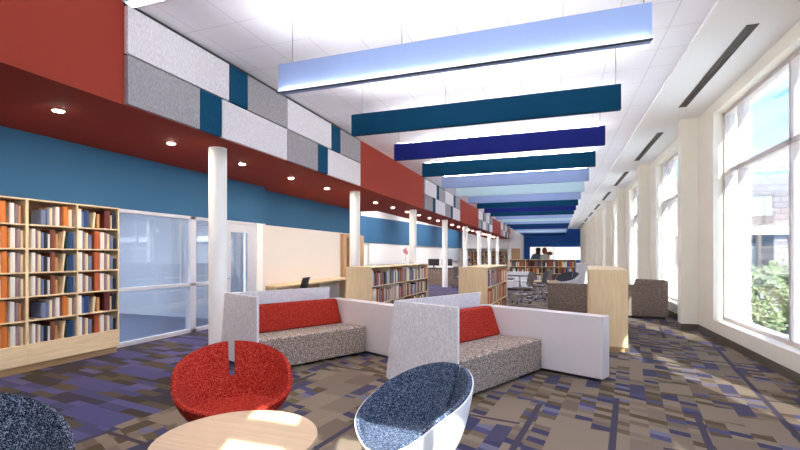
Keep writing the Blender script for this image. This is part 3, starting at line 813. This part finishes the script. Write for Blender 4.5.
shrub('leafy green shrub outside the nearest window', (5.15, 13.3, -.4), .95, 1.6, 6500, m, 3)

# ------------------------------------------------------------------ rear of the room (behind the camera)
b = MB()
RX = [(-6.65, -.25), (1.35, 2.67)]
b.box(-6.8, -.05, YB-.15, YB, 0, CEIL).box(1.75, 2.67, YB-.15, YB, 0, CEIL).box(-.05, 1.75, YB-.15, YB, 0, .4).box(-.05, 1.75, YB-.15, YB, 4.06, CEIL)
struct(b.out('wall_rear', M['white']), 'white rear wall behind the camera')
wr = struct(MB().box(.36, .50, YB-.12, YB-.04, .4, 4.06).box(1.15, 1.2, YB-.12, YB-.04, .4, 4.06).box(-.05, .45, YB-.12, YB-.04, 3.67, 3.82).box(-.05, 1.75, YB-.12, YB-.04, .4, .46).out('window_14', M['frame']), 'tall rear window')
MB().box(-.05, 1.75, YB-.09, YB-.08, .46, 4.06).out('pane', M['wing'], wr)

# ------------------------------------------------------------------ light
W = bpy.data.worlds.new('world'); S.world = W; W.use_nodes = True
t = NT(W); W.node_tree.nodes.clear()
o = t.a('ShaderNodeOutputWorld'); tcn = t.a('ShaderNodeTexCoord')
sz = t.a('ShaderNodeSeparateXYZ', {0: tcn.outputs['Generated']})
skyc = t.ramp(sz.outputs[2], [(0.0, lin((210, 226, 242))), (.12, lin((150, 188, 230))), (.45, lin((104, 152, 212))), (1.0, lin((84, 134, 200)))])
mp = t.a('ShaderNodeMapping', {'Vector': tcn.outputs['Generated'], 'Scale': (1.0, 1.0, 3.5)})
cn_ = t.a('ShaderNodeTexNoise', {'Vector': mp.outputs[0], 'Scale': 2.6, 'Detail': 6.0, 'Roughness': .55, 'Distortion': .6})
cm = t.ramp(cn_.outputs[0], [(.48, (0, 0, 0, 1)), (.72, (.75, .75, .75, 1))])
skyc = t.mix(cm, skyc, lin((246, 248, 250)))
bgn = t.a('ShaderNodeBackground', {'Color': skyc, 'Strength': .95})
t.l.new(bgn.outputs[0], o.inputs[0])

def sun(direction, strength):
    l = bpy.data.lights.new('sun', 'SUN'); l.energy = strength; l.angle = math.radians(.3); l.color = (1, .95, .87)
    ob = bpy.data.objects.new('sun', l); COL.objects.link(ob)
    ob.rotation_euler = Vector(direction).to_track_quat('-Z', 'Y').to_euler(); return ob
sun((-.3, .8, -.55), 5.2)
def area(name, loc, sx, sy, e, color=(1, 1, 1), rot=(0, 0, 0)):
    l = bpy.data.lights.new(name, 'AREA'); l.shape = 'RECTANGLE'; l.size = sx; l.size_y = sy; l.energy = e; l.color = color
    ob = bpy.data.objects.new(name, l); COL.objects.link(ob); ob.location = loc; ob.rotation_euler = rot; return ob
area('added_office_fill', (-9.2, 4.6, 2.98), 2.5, 4, 95)  # added to light the office; no fixture is seen there
area('added_bay_fill_a', (-7.9, 20, 4.25), 1.2, 7, 55)  # this and the next two: unseen fill added to brighten the deep bay
area('added_bay_fill_b', (-7.9, 30, 4.25), 1.2, 7, 55)
area('added_bay_fill_c', (-7.9, 40, 4.25), 1.2, 7, 55)

# ------------------------------------------------------------------ camera
cam = bpy.data.cameras.new('camera'); co = bpy.data.objects.new('camera', cam); COL.objects.link(co)
cam.sensor_width = 36; cam.lens = 443/800*36; cam.shift_y = 30/800; cam.clip_start = .05; cam.clip_end = 400
co.location = (0, 0, 1.5); co.rotation_euler = (PI/2, 0, math.radians(19.4)); S.camera = co
S.view_settings.view_transform = 'Standard'; S.view_settings.look = 'None'; S.view_settings.gamma = 1
S.view_settings.use_curve_mapping = False; S.view_settings.exposure = 2.2
S.cycles.max_bounces = 10; S.cycles.diffuse_bounces = 6; S.cycles.transparent_max_bounces = 16
S.cycles.sample_clamp_indirect = 8
